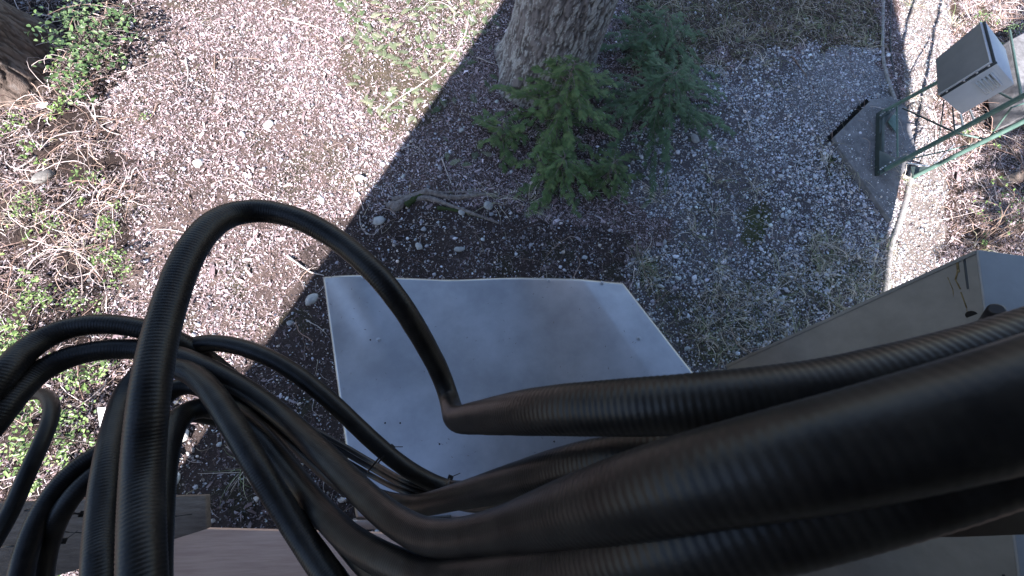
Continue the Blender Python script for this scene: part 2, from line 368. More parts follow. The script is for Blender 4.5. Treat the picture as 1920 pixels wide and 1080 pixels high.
twigfield('dead_twigs', 52000, lambda m, px, py, x, y: np.where(m['veg'], .95, np.where(m['rb'], .9, np.where(m['brush'], .8, np.where(m['grav'] | m['strip'], .05, .17)))), .16, .0026, .8, .4)
twigfield('vine_tangle', 15000, lambda m, px, py, x, y: np.where(m['veg'] & (px > -30), np.where(py < 620, .95, .4), np.where(m['rb'], .6, .02)), .42, .0048, 1.3, .4, bright=1.55)
gc = np.array([[.40, .36, .27], [.28, .27, .17], [.50, .45, .36], [.14, .18, .08], [.20, .17, .12]])
def grassw(m, px, py, x, y):
    q = np.where(m['grass'] & (fbm(x*3, y*3, 3) > -.1), .8, np.where(m['brush'], .8, np.where(m['grav'] & ~m['fine'] & (bp(x, y) > .1), .25, .01)))
    return q
def bp(x, y): return fbm(x*1.6+9, y*1.6+4, 4)
twigfield('dry_grass', 60000, grassw, .17, .003, .5, .5, gc, 1.35)
x, y = pts_density(5200); mk, px, py = masks(x, y)
k = rng.random(len(x)) < np.where(mk['grass'], .55, np.where(mk['brush'], .10, np.where(mk['grav'] & ~mk['fine'] & (bp(x, y) > .05), .10, .004)))
x = x[k]; y = y[k]; nb = 26; n = len(x)*nb; x = np.repeat(x, nb)+rng.normal(0, .03, n); y = np.repeat(y, nb)+rng.normal(0, .03, n)
V, Fq, Cc, _ = strands(x, y, hgt(x, y), rng.uniform(.10, .36, n), rng.uniform(.002, .0042, n), .35, rng.uniform(.1, .55, n), (gc*np.array([1.1, 1.1, 1.2]))[rng.integers(0, len(gc), n)]*rng.uniform(1., 2.2, (n, 1)))
g = npmesh('grass_tufts', V, [Fq], M['twig'], None, Cc); tag(g, kind='stuff')
# ---- leaf ground cover ---------------------------------------------
def leafproto(fold):
    v = np.array([[0, 0, 0], [.3, .24, fold], [.7, .26, fold*1.1], [1, 0, -.08], [.7, -.26, fold*1.1], [.3, -.24, fold], [.5, 0, 0]])
    return v, np.array([[0, 6, 2, 1], [6, 3, 2, 2], [0, 5, 4, 6], [6, 4, 3, 3]])
def leafp3(fold):
    v, _ = leafproto(fold); return v, np.array([[0, 6, 1], [1, 6, 2], [2, 6, 3], [0, 5, 6], [5, 4, 6], [4, 3, 6]])
leafs = [leafp3(f) for f in (.05, .1, .16, -.05)]
def leafcloud(cx, cy, cz, per, spread, size, cols, tilt=.6):
    n = len(cx)*per; X = np.repeat(cx, per)+rng.normal(0, spread, n); Y_ = np.repeat(cy, per)+rng.normal(0, spread, n)
    Z = np.repeat(cz, per)+rng.normal(0, spread*.45, n)
    s = size*rng.uniform(.6, 1.3, n)
    cc = cols[rng.integers(0, len(cols), n)]*rng.uniform(.75, 1.25, (n, 1))
    return scatter(leafs, np.stack([X, Y_, Z], 1), rots(n, tilt), s[:, None]*np.ones((1, 3)), cc)
lg = np.array([[.09, .15, .04], [.13, .20, .06], [.19, .27, .09], [.06, .10, .03]])
x, y = pts_density(16000); mk, px, py = masks(x, y)
f = fbm(x*2.4+12, y*2.4+7, 4)
lowleft = py > 330
p = np.where(mk['veg'], np.where(f > np.where(lowleft, .0, .18), .24, .015), 0.); p = np.where(mk['veg'] & (py > 690), np.where(f > -.12, .2, .03), p)
p = np.where(mk['veg'] & (py < 250) & (px < 60), 0, p)
p = np.where(mk['sunmoss'] & (f > .15), .05, p); p = np.where(mk['rb'] & (f > .2), .12, p)
p = p*np.where(fbm(x*7, y*7, 2) > .02, 1.7, .12)
k = rng.random(len(x)) < p; x = x[k]; y = y[k]; n = len(x)
V, Fl, C_ = leafcloud(x, y, hgt(x, y)+rng.uniform(.06, .25, n), 11, .024, .042, lg)
g = npmesh('leafy_ground_cover', V, Fl, M['leaf'], None, C_); tag(g, kind='stuff')
# ---- needle sprays ---------------------------------------------------
def frond(nb=9, droop=.25, asp=.42, tw_=.62):
    V = []; Fq = []
    def strip(a, b, w0, w1):
        a = np.array(a); b = np.array(b); t = b-a; u = np.array([-t[1], t[0], 0]); u /= np.linalg.norm(u)+1e-9; w0 *= tw_; w1 *= tw_
        i = len(V); V.extend([a-u*w0, a+u*w0, b+u*w1, b-u*w1]); Fq.append([i, i+1, i+2, i+3])
    zf = lambda s: -droop*s*s
    for j in range(4): strip([j/4, 0, zf(j/4)], [(j+1)/4, 0, zf((j+1)/4)], .018, .014)
    for j in range(nb):
        s = (j+.7)/nb; l = asp*(1-s)**.7*(.55+.6*min(1, s*4))
        for sd in (-1, 1):
            L_ = l*rng.uniform(.75, 1.15); a = [s, 0, zf(s)]; b = [s+L_*.75, sd*L_*.75, zf(s)-.12*L_]
            strip(a, b, .022, .010)
            for q in (.22, .42, .62, .8):
                c0 = [a[i]+(b[i]-a[i])*q for i in range(3)]; m = L_*.40*(1.15-q)
                strip(c0, [c0[0]+m, c0[1]+sd*m*.15, c0[2]-.03], .020, .008)
                strip(c0, [c0[0]+m*.1, c0[1]+sd*m, c0[2]-.03], .020, .008)
    return np.array(V), np.array(Fq)
fronds = [frond(10, .2), frond(11, .35, .38), frond(9, .1, .5), frond(8, .5, .45)]
def frame(d):
    """rotation matrices whose x axis is d (n,3), z near up"""
    d = d/np.linalg.norm(d, axis=1)[:, None]; u = np.array([[0, 0, 1.]]); yv = np.cross(u, d); yv /= np.linalg.norm(yv, axis=1)[:, None]+1e-9
    zv = np.cross(d, yv); return np.stack([d, yv, zv], -1)
fronds2 = [frond(9, .15, .38, .7), frond(10, .1, .34, .6), frond(8, .3, .4, .8)]
x, y = pts_density(16000); mk, px, py = masks(x, y); f = fbm(x*2+3, y*2+70, 3)
k = (mk['sunmoss'] & (f > -.1-.25*(py < 120))) | ((px > 830) & (px < 1330) & (py < 400) & (py > 60) & (rng.random(len(x)) < .10)) | (mk['brush'] & (rng.random(len(x)) < .03))
x = x[k]; y = y[k]; n = len(x); a = rng.random(n)*2*PI; d = np.stack([np.cos(a), np.sin(a), .15+.2*rng.random(n)], 1)
ng = np.array([[.17, .21, .12], [.10, .15, .07], [.27, .29, .19], [.15, .18, .11]])
V, Fl, C_ = scatter(fronds2, np.stack([x, y, hgt(x, y)+.015], 1), frame(d), (rng.uniform(.08, .19, n))[:, None]*np.ones((1, 3)), ng[rng.integers(0, 4, n)])
g = npmesh('cedar_sprays_on_ground', V, Fl, M['needle'], None, C_); tag(g, kind='stuff')

# ================================================================== CONIFERS
def trunk_mesh(name, base, r0, H, lean, mat_, parent, flare=.35, nk=340, dz=.014, seed=0, lichen=.5, red=0.):
    n1 = int(min(H, 4.6)/dz); zs = np.concatenate([np.linspace(-.1, 4.5, n1), np.linspace(4.6, H, 12)])
    th = PI/2+np.linspace(0, 2*PI, nk, endpoint=False); TH, Z = np.meshgrid(th, zs)
    R_ = r0*(1-.6*Z/H)*(1+flare*np.exp(-np.clip(Z, 0, 9)/.35)*(1+.5*np.sin(TH*5+seed)))
    wv = TH*26/PI+1.2*fbm(TH*3+seed, Z*2.2, 3)
    f1 = fbm(TH*14+1.1*fbm(TH*6, Z*6, 2), Z*5.5+seed, 3)
    ridge = 1-np.abs(f1)*4.2
    R_ = R_*(1+.03*np.sin(TH*3+Z+seed))-.022*ridge.clip(0, 1)**2+.012*fbm(wv*2, Z*14, 3)
    Xc = base[0]+lean[0]*Z+R_*np.cos(TH); Yc = base[1]+lean[1]*Z+R_*np.sin(TH)
    V = np.stack([Xc, Yc, Z+0*R_], -1).reshape(-1, 3)
    lich = fbm(TH*9+seed+4, Z*3.5, 4)
    tone = (.10+.10*(1-ridge.clip(0, 1))+.07*fbm(wv*2, Z*14, 3))*(1-.35*red)
    col = tone[..., None]*np.array([1.0, .93-.15*red, .93-.27*red])
    m_ = (lich+.8*fbm(TH*45, Z*28, 3) > .03)[..., None]*lichen*(ridge < .5)[..., None]; sp = (.30+.35*np.abs(fbm(TH*60, Z*50, 2)))[..., None]*np.array([.97, 1., .99])
    col = col*(1-m_)+sp*m_
    i = np.arange(len(zs)-1)[:, None]*nk; j = np.arange(nk)[None]; j2 = (j+1) % nk
    Fq = np.stack([i+j, i+j2, i+nk+j2, i+nk+j], -1).reshape(-1, 4)
    o = npmesh(name, V, [Fq], mat_, None, col.reshape(-1, 3).clip(.03, .8), True); adopt(o, parent); return o
def crown_mesh(parent, c, r, z0, z1, n, size=.55, cols=None):
    t = rng.random(n)**.8; rr = r*(1-t)*np.sqrt(rng.random(n))+.2; a = rng.random(n)*2*PI
    d = np.stack([np.cos(a), np.sin(a), -.25+0*a], 1)
    P = np.stack([c[0]+rr*np.cos(a), c[1]+rr*np.sin(a), z0+(z1-z0)*t], 1)
    cc = np.array([[.035, .06, .03], [.05, .08, .035], [.03, .05, .03]])[rng.integers(0, 3, n)]
    V, Fl, C_ = scatter(fronds, P, frame(d), (size*rng.uniform(.7, 1.4, n))[:, None]*np.ones((1, 3)), cc)
    o = npmesh('crown', V, Fl, M['needle'], None, C_); adopt(o, parent)
def gpt(px, py, z=0):
    q = G(px, py, z); return q
b = G(1016, 150); bt = thing('conifer_tree', 'broad furrowed grey conifer trunk with pale lichen rising beside the green saplings', 'tree', (b[0], b[1], 0), 'tall trees around the clearing')
trunk_mesh('trunk', (b[0]+.02, b[1]+.15), .64, 19, (.075, .0), M['bark'], bt, seed=1.3, lichen=.85, flare=.22)
crown_mesh(bt, (b[0], b[1]+.2), 3.2, 10, 19, 2600)
b2 = G(-42, 112); t2 = thing('conifer_tree', 'reddish brown tree trunk at the left frame edge next to the leafy shrub', 'tree', (b2[0], b2[1], 0), 'tall trees around the clearing')
trunk_mesh('trunk', (b2[0]+.05, b2[1]-.05), .68, 17, (-.02, .01), M['bark'], t2, seed=4.1, lichen=.12, red=1., flare=.3)
crown_mesh(t2, (b2[0], b2[1]), 3., 9, 17, 2000)
# shade tree beyond the beige cabinet: dapples the right hand edge
t3 = thing('conifer_tree', 'dark low-branched cedar standing outside the right edge, shading the brush', 'tree', (8.35, -1.2, 0), 'tall trees around the clearing')
trunk_mesh('trunk', (8.35, -1.2), .3, 11, (0, 0), M['bark'], t3, seed=2.2, nk=60, dz=.06)
crown_mesh(t3, (8.35, -1.2), 2.25, 2.2, 11, 3000, .45)

def sapling(label, px, py, H, R_, n, cols, seed, lean=(0, 0)):
    b = G(px, py); t = thing('conifer_sapling', label, 'sapling', (b[0], b[1], 0), 'evergreen saplings by the big trunk')
    mb = MB(); zs = np.linspace(0, H, 12); P = np.stack([b[0]+lean[0]*zs, b[1]+lean[1]*zs, zs], 1); mb.tube(P, np.linspace(.02, .004, 12), 7)
    mb.build('trunk', M['root'], t, True)
    br = MB(); FP = []; FD = []
    for i in range(n):
        tz = (i+.5)/n; z = H*(.12+.86*tz); L = R_*(1-tz)**.6*rng.uniform(.5, 1.2)+.06; a = i*2.4+rng.normal(0, .3)
        t_ = np.linspace(0, 1, 7); c0 = np.array([b[0]+lean[0]*z, b[1]+lean[1]*z, z])
        bend = rng.normal(0, .25)
        aa = a+bend*t_
        Pb = np.stack([c0[0]+L*t_*np.cos(aa), c0[1]+L*t_*np.sin(aa), z+L*(.22*t_-.34*t_**2)], 1)
        br.tube(Pb, np.linspace(.0055, .0015, 7), 4, False)
        m = max(6, int(L*56))
        for q in rng.uniform(.15, 1, m):
            pt = np.array([np.interp(q, t_, Pb[:, k]) for k in range(3)])
            dd = a+bend*q+rng.choice([-1, 1])*rng.uniform(.15, 1.1)
            FP.append(pt); FD.append([math.cos(dd), math.sin(dd), -.22+.36*rng.random()])
        FP.append(Pb[-2]); FD.append([math.cos(a), math.sin(a), -.2])
    br.build('branches', M['root'], t, True)
    FP = np.array(FP); FD = np.array(FD); m = len(FP)
    cc = cols[rng.integers(0, len(cols), m)]*rng.uniform(.75, 1.25, (m, 1))
    V, Fl, C_ = scatter(fronds, FP, frame(FD), rng.uniform(.05, .115, m)[:, None]*np.ones((1, 3)), cc)
    o = npmesh('foliage', V, Fl, M['needle'], None, C_); adopt(o, t)
ga = np.array([[.11, .18, .065], [.14, .22, .08], [.09, .14, .055], [.18, .24, .09]])
gb = np.array([[.09, .15, .075], [.11, .175, .085], [.07, .12, .06]])
sapling('bright green feathery conifer sapling directly in front of the big trunk', 1040, 240, 1.15, 1.0, 62, ga, 1)
sapling('darker blue-green conifer sapling to the right of the big trunk', 1215, 220, .85, 1.4, 66, gb, 2)
sapling('small dark conifer sapling behind, tucked against the right of the trunk', 1215, 105, .7, 1.05, 36, gb, 3)
sapling('low green conifer sapling nearest the mossy roots', 1045, 330, .45, .7, 34, ga, 4)
sapling('thin sparse conifer sapling left of the bright sapling, by the fallen stones', 940, 262, .4, .5, 20, ga*.9, 5)
sapling('small low conifer sapling at the gravel edge below the darker sapling', 1135, 335, .45, .5, 22, ga*.8, 6)

# ================================================================== SHRUBS
def leafy_shrub(label, blobs, nst, per, size, cols, name='leafy_shrub', group='leafy shrubs on the left'):
    bx, by = np.mean([q[0] for q in blobs]), np.mean([q[1] for q in blobs]); b = G(bx, by)
    t = thing(name, label, 'shrub', (b[0], b[1], 0), group)
    X = []; Y_ = []; Z = []; st = MB()
    for (qx, qy, r, h) in blobs:
        c0 = G(qx, qy, h); n = int(nst*r*r/2500)
        a = rng.random(n)*2*PI; rr = np.sqrt(rng.random(n))*r/135*.85
        x = c0[0]+rr*np.cos(a); y = c0[1]+rr*np.sin(a); z = h*(.65+.5*rng.random(n))
        X.append(x); Y_.append(y); Z.append(z)
        for i in range(0, n, 3):
            u = np.linspace(0, 1, 6); s0 = np.array([b[0], b[1], 0])+np.array([rng.normal(0, .004), rng.normal(0, .004), 0])
            P = s0+(np.array([x[i], y[i], z[i]])-s0)*u[:, None]; P[:, 2] += .08*np.sin(u*PI); st.tube(P, np.linspace(.005, .0015, 6), 4, False)
    st.build('stems', M['root'], t, True)
    V, Fl, C_ = leafcloud(np.concatenate(X), np.concatenate(Y_), np.concatenate(Z), per, max(.04, size*.85), size, cols, .7)
    o = npmesh('foliage', V, Fl, M['leaf'], None, C_); adopt(o, t)
lA = np.array([[.06, .105, .04], [.09, .15, .055], [.045, .08, .035], [.13, .19, .085]])
leafy_shrub('leafy green shrub right beside the left trunk at the top corner', [(105, 45, 46, .45), (155, 70, 52, .35), (125, 125, 44, .28), (212, 50, 38, .35), (190, 105, 34, .25), (140, 165, 30, .2), (170, 10, 50, .4)], 22, 6, .064, lA)
for lb, bl in [('small bright shrub at the left edge just above the cable arches', [(25, 625, 32, .25), (20, 680, 34, .25)]), ('bright leafy shrub showing through the small hooked cable loop', [(50, 800, 40, .25)]),
               ('leafy shrub between the hooked cable and the tied bundle', [(130, 790, 34, .22), (150, 850, 28, .2)]), ('leafy shrub at the left edge just above the timber beam', [(30, 880, 36, .25)]), ('small bright shrub under the two cable arches', [(150, 700, 30, .2), (185, 690, 24, .2)])]:
    leafy_shrub(lb, bl, 34, 9, .040, lg*1.1)
for q, lb in [((45, 385, 24, .2), 'pale green seedling at the left edge just below the grey speckled rock'), ((205, 420, 24, .18), 'pale green seedling where the dead vines meet the litter, left of the tall cable loop'),
              ((200, 480, 26, .18), 'green seedling beside the descending left side of the tall cable loop'), ((220, 510, 20, .15), 'small green seedling touching the larger one beside the tall cable loop'),
              ((150, 560, 22, .18), 'green seedling just above the crest of the outer cable arch'), ((60, 560, 24, .2), 'green seedling in the dead vines near the left edge above the cable arches'),
              ((110, 190, 14, .2), 'tiny green seedling directly below the large leafy shrub'), ((20, 225, 18, .2), 'green seedling at the foot of the reddish brown left trunk'),
              ((165, 330, 16, .15), 'small green seedling to the right of the grey speckled rock'), ((90, 410, 18, .2), 'green seedling between the speckled rock and the cable arches, amid vines'),
              ((260, 215, 10, .12), 'tiny lone green seedling at the end of the curved white dead branch')]:
    leafy_shrub(lb, [q], 50, 8, .034, lg, 'seedling', 'green seedlings among the dead vines')
leafy_shrub('small green shrub at the top edge above the louvred cabinet', [(1845, 30, 24, .35)], 60, 7, .035, lA, group='leafy shrubs on the right')
leafy_shrub('small green shrub in the upper right corner beyond the louvred cabinet', [(1905, 52, 22, .35)], 60, 7, .035, lA, group='leafy shrubs on the right')
leafy_shrub('small green shrub between the sunlit tower legs at the right edge', [(1905, 215, 18, .2)], 60, 7, .035, lA, group='leafy shrubs on the right')

# ================================================================== ROOTS, STICKS, STONES
def stick(name, label, cat, pts, r, mkey='stickm', z=.02, group=None, taper=.4, forks=0, mossy=False, k=7):
    P = np.array([G(a, b_, 0) for a, b_ in pts]); P[:, 2] = hgt(P[:, 0], P[:, 1])+z
    P = crom(P, .02); n = len(P); P[:, 2] += .5*r*np.sin(np.linspace(0, 9, n)); P[:, :2] += .004*rng.standard_normal((n, 2)).cumsum(0)*.25
    mb = MB(); rr = r*np.linspace(1, taper, n)*(1+.12*np.sin(np.linspace(0, n*.7, n))+.08*rng.standard_normal(n)); mb.tube(P, rr, k)
    for q in range(forks):
        i = int(n*rng.uniform(.2, .85)); d = P[min(i+2, n-1)]-P[i]; d /= np.linalg.norm(d)+1e-9; a = rng.choice([-1, 1])*rng.uniform(.4, 1.1)
        d2 = np.array([d[0]*math.cos(a)-d[1]*math.sin(a), d[0]*math.sin(a)+d[1]*math.cos(a), .25]); L = rng.uniform(.08, .25)*min(1, n*.02/.5)
        u = np.linspace(0, 1, 6)[:, None]; mb.tube(P[i]+d2*L*u+np.array([0, 0, -.08])*u*u*L, np.linspace(rr[i]*.6, rr[i]*.2, 6), 5, False)
    o = mb.build(name, M[mkey], None, True); tag(o, label, cat, group); return o
M['stickm'] = mat('pale_dead_wood', (.36, .31, .28), .85, var=(.58, .53, .50), scale=30, bump=.5, bscale=90, spec=.15)
M['darkstick'] = mat('brown_dead_wood', (.16, .11, .09), .9, var=(.28, .21, .17), scale=30, bump=.5, bscale=90, spec=.15)
gs = 'fallen sticks on the clearing floor'
SK = [
 ('long bleached forked branch crossing the sunlit moss towards the big trunk', [(880, 30), (868, 75), (830, 125), (790, 160), (750, 185), (715, 210)], .016, 'stickm', 7),
 ('curved white dead branch in the vine tangle at upper left', [(165, 195), (185, 230), (210, 250), (230, 255)], .014, 'stickm', 3),
 ('bleached fork of dead twig at the left edge beside the tangle', [(30, 323), (60, 300), (80, 270), (82, 245)], .012, 'stickm', 4),
 ('thin straight upright-lying stick in the sunlit litter, left one of a pair', [(352, 112), (354, 140), (353, 168)], .011, 'stickm', 0),
 ('longer dark stick casting a shadow in the sunlit litter, right one of a pair', [(406, 105), (404, 150), (400, 195)], .010, 'darkstick', 1),
 ('tapering brown stick slanting in the litter beside the vine tangle', [(302, 200), (290, 220), (273, 238)], .012, 'darkstick', 0),
 ('arched pale twig straddling the shadow edge', [(755, 283), (775, 277), (790, 285), (802, 303)], .007, 'stickm', 0),
 ('straight tan stick in shade above the mossy roots', [(829, 300), (838, 325), (849, 350)], .011, 'stickm', 0),
 ('thin white twig curving along the upper sunlit litter', [(525, 33), (565, 42), (600, 55), (640, 75)], .010, 'stickm', 2),
 ('curved root-like stick at the shadow edge beside the metal sheet corner', [(540, 480), (565, 500), (585, 512), (608, 518)], .017, 'stickm', 1),
 ('dark stick lying in the gravel near the top brush', [(1480, 108), (1500, 130), (1512, 150)], .014, 'darkstick', 0),
 ('pale splinter of wood on the gravel below the green moss', [(1462, 482), (1478, 474), (1496, 470)], .012, 'stickm', 0),
 ('thin grey stick in the gravel right of the mossy roots', [(1275, 368), (1265, 385), (1252, 402)], .009, 'stickm', 0),
 ('long slim twig in the shade beside the left edge of the metal sheet', [(575, 600), (600, 615), (615, 630)], .006, 'stickm', 1),
 ('small bleached twig touching the left foot of the big trunk', [(893, 110), (920, 120), (940, 128)], .010, 'stickm', 0),
 ('brown stick at the far upper edge under the brush', [(1560, 75), (1590, 70), (1616, 73)], .008, 'darkstick', 0),
 ('short forked twig on the sunlit litter near the cable loop', [(352, 365), (358, 385), (353, 405)], .008, 'darkstick', 1),
 ('pale dead stem lying near the gravel strip on the right', [(1748, 212), (1752, 250), (1748, 300)], .016, 'stickm', 2),
 ('loop of thin pale root in shade below the shadow edge', [(675, 405), (680, 430), (700, 441), (716, 425)], .006, 'stickm', 0),
]
for lb, pts, r, mk_, fk in SK: stick('fallen_stick', lb, 'stick', pts, r, mk_, group=gs, forks=fk)
rt = G(830, 380); root = thing('surface_root', 'gnarled mossy tree roots spreading in the shade between trunk and metal sheet', 'root', (rt[0], rt[1], 0))
for pts, r, mkk in [([(735, 395), (770, 372), (800, 362), (850, 372), (905, 368), (935, 372)], .055, 'root'), ([(725, 388), (760, 380), (800, 372), (840, 385), (885, 402), (935, 420)], .045, 'root'), ([(760, 386), (790, 366), (805, 360)], .05, 'mossyroot'), ([(820, 390), (860, 396), (910, 412)], .03, 'mossyroot'), ([(735, 375), (770, 368), (810, 363), (870, 362), (925, 366)], .03, 'root')]:
    P = np.array([G(a, b_) for a, b_ in pts]); P[:, 2] = hgt(P[:, 0], P[:, 1])+r*.35; P = crom(P, .02); n = len(P); mb = MB()
    mb.tube(P, r*np.linspace(1, .35, n)*(1+.15*rng.standard_normal(n)*.5+.12*np.sin(np.linspace(0, 20, n))), 9); mb.build('root_strand', M[mkk], root, True)
def rock(label, px, py, wpx, mk_='rock', group='larger loose stones', flat=.55, name='stone', z=None):
    q = G(px, py); r = wpx/2*(CH/FPX)*1.05
    v, f = ico(); # subdivide once
    V = list(map(tuple, v)); F = []; mid = {}
    def md(a, b_):
        k_ = (min(a, b_), max(a, b_))
        if k_ not in mid: p_ = (np.array(V[a])+np.array(V[b_]))/2; p_ = p_/np.linalg.norm(p_)*np.linalg.norm(v[0]); mid[k_] = len(V); V.append(tuple(p_))
        return mid[k_]
    for a, b_, c_ in f: ab, bc, ca = md(a, b_), md(b_, c_), md(c_, a); F += [[a, ab, ca], [ab, b_, bc], [ca, bc, c_], [ab, bc, ca]]
    V = np.array(V); nd = rng.standard_normal((5, 3)); nd /= np.linalg.norm(nd, axis=1)[:, None]
    for dd in nd: s_ = V@dd; V -= np.outer(np.maximum(s_-.62, 0), dd)*.95
    V = V*(1+.05*rng.standard_normal((len(V), 1)))*np.array([1.1, rng.uniform(.7, .95), flat])
    a = rng.random()*6.3; Rz = np.array([[math.cos(a), -math.sin(a), 0], [math.sin(a), math.cos(a), 0], [0, 0, 1]])
    V = (V@Rz.T)*r; V[:, 2] += hgt(q[0], q[1])+r*flat*.35
    o = npmesh(name, V+np.array([q[0], q[1], 0]), [np.array(F)], M[mk_]); tag(o, label, 'stone', group)
for a in [('rounded grey stone at the shadow edge near the sheet corner', 586, 562, 26), ('pale stone in shade just right of the arching cable', 709, 414, 24), ('squarish grey stone right of the mossy roots', 915, 388, 24),
          ('light stone just under the mossy roots', 866, 398, 18), ('grey stone midway between roots and metal sheet', 862, 468, 20), ('brown-grey stone in shade left of the midway stone', 786, 462, 16), ('small grey stone in shade beside the left foot of the sheet', 543, 606, 14),
          ('bright white stone in the sunlit litter below the vine tangle', 372, 307, 20, 'palerock'), ('white angular stone in the middle of the sunlit litter', 503, 233, 20, 'palerock'), ('large pale stone near the top of the sunny strip right of the cable loop', 730, 178, 16, 'palerock'),
          ('pale stone touching the shadow edge above the roots', 675, 335, 22, 'palerock'), ('round pale stone above the loop of the cable', 602, 372, 18, 'palerock'), ('small white stone beside the two upright-lying sticks', 360, 110, 12, 'palerock'),
          ('white stone in sunlight beneath the cable knot', 338, 815, 34, 'palerock'), ('white stone in sunlight just above the timber beam', 332, 897, 20, 'palerock'), ('dull stone showing under the dark cable arch', 308, 768, 18), ('tiny grey stone pair by the arched twig', 865, 248, 14),
          ('grey speckled rock among leaves at the left side', 86, 335, 36, 'rootrock'), ('white stone half hidden behind the crossing cables', 404, 787, 12, 'palerock'), ('mossy boulder on the gravel near the green moss patch', 1300, 262, 26), ('pale rock among the briars on the right', 1792, 245, 30)]:
    rock(*a)
# moss clump
q = G(1418, 418); n = 2600; a = rng.random(n)*6.3; rr = np.sqrt(rng.random(n))
xx_ = q[0]+rr*.17*np.cos(a)*(1+.35*np.sin(3*a)+.25*np.sin(7*a+1)+.15*rng.standard_normal(n)); yy_ = q[1]+rr*.30*np.sin(a)
V, Fl, C_ = scatter(leafs, np.stack([xx_, yy_, hgt(xx_, yy_)+.014*(1-rr**2)], 1), rots(n, .9), rng.uniform(.006, .018, n)[:, None]*np.ones((1, 3)), np.array([[.10, .115, .045]])*rng.uniform(.7, 1.3, (n, 1)))
o = npmesh('moss_cushion', V, Fl, M['needle'], None, C_); tag(o, 'olive green cushion of moss on the shaded gravel', 'moss')

# ================================================================== TOWER BASE
pad = MB(); top = [G(a, b_, .06) for a, b_ in [(1636, 186), (1566, 256), (1572, 275), (1612, 330), (1650, 385), (1672, 415), (1690, 330), (1720, 290), (1700, 200), (1672, 180)]]
pad.prism(top, (0, 0, -.2)); o = pad.build('concrete_pad', M['concrete'], None, bevel=.01); tag(o, 'cracked grey concrete pad under the green lattice tower', 'concrete pad')
A = G(1651, 212, .12); B = G(1649, 324, .12); Cc = G(1712, 332, .12)
tower = thing('lattice_tower', 'green bolted three-legged lattice tower standing on the concrete pad', 'tower', (A[0], A[1], .06))
def at_z(px, py, z): return G(px, py, z)
topA = A+(at_z(1860, 99, 1.30)-A); topB = B+(at_z(1913, 183, 1.60)-B)*4.5; topC = Cc+(at_z(1920, 227, 1.28)-Cc)*5
def leg(a, b_, r):
    mb = MB(); mb.tube([a+(b_-a)*t for t in np.linspace(0, 1, 12)], r, 14); return mb.build('leg', M['green'], tower, True)
leg(A, topA, .028); leg(B, topB, .032); leg(Cc, topC, .032)
mb = MB(); mb.box(A+(A-B)*.02, B-(A-B)*.02, .05, .10); mb.build('base_beam', M['dkgreen'], tower, bevel=.004)
def plate(pts, name='gusset_plate', mk_='dkgreen', th=.012):
    mb = MB(); mb.prism(pts, (0, 0, -th)); return mb.build(name, M[mk_], tower, bevel=.002)
plate([G(1650, 212, .16), G(1688, 190, .2), G(1673, 205, .19), G(1649, 252, .16)]); plate([G(1649, 324, .18), G(1649, 282, .17), G(1680, 297, .19), G(1690, 303, .2)])
plate([G(1651, 212, .185), G(1694, 186, .215), G(1690, 198, .21), G(1651, 222, .18)], 'foot_plate', 'dkgreen'); plate([G(1649, 327, .2), G(1650, 314, .2), G(1702, 287, .23), G(1695, 303, .23)], 'foot_plate', 'dkgreen')
plate([G(1712, 333, .15), G(1708, 312, .15), G(1752, 313, .18)], 'gusset_plate', 'dkgreen'); plate([G(1682, 206, .12), G(1682, 250, .1), G(1665, 228, .1)], 'gusset_plate', 'green')
for bp_ in [(1650, 217, .2), (1654, 214, .2), (1658, 211, .205), (1667, 207, .21), (1673, 204, .215), (1650, 318, .215), (1654, 315, .215), (1659, 312, .22), (1668, 305, .23), (1675, 301, .24)]:
    mb = MB(); q = G(*bp_); mb.tube([q, q+[0, 0, .014]], .011, 6); mb.build('bolt', M['bolt'], tower)
def rod(a, b_, r=.009, mk_='green'):
    mb = MB(); mb.tube([a, b_], r, 8); mb.build('brace', M[mk_], tower, True)
lA = lambda t: A+(topA-A)*t; lB = lambda t: B+(topB-B)*t; lC = lambda t: Cc+(topC-Cc)*t
rod(G(1682, 200, .28), G(1683, 295, .28), .012); rod(G(1693, 203, .25), G(1786, 246, .85), .012, 'dkgreen'); rod(G(1700, 300, .3), G(1850, 265, .85), .011)
rod(G(1770, 188, .7), G(1761, 260, .4), .008, 'dkgreen'); rod(G(1786, 200, .8), G(1790, 245, .8), .008, 'dkgreen'); rod(G(1786, 248, .8), G(1852, 262, .9), .012); rod(G(1852, 262, .9), G(1896, 202, 1.35), .010)
rod(G(1896, 202, 1.35), G(1930, 190, 1.4), .010); rod(G(1700, 306, .28), G(1748, 313, .2), .012, 'galv'); rod(G(1748, 313, .2), G(1790, 270, .4), .008, 'galv'); rod(G(1870, 172, 1.2), G(1905, 190, 1.4), .012)
for aa, bb in [((1801, 215, .75), (1806, 240, .85)), ((1818, 205, .8), (1826, 225, .95))]:
    rod(G(*aa), G(*bb), .012, 'galv')
rod(G(1893, 57, 1.1), G(1916, 186, 1.5), .014, 'green')
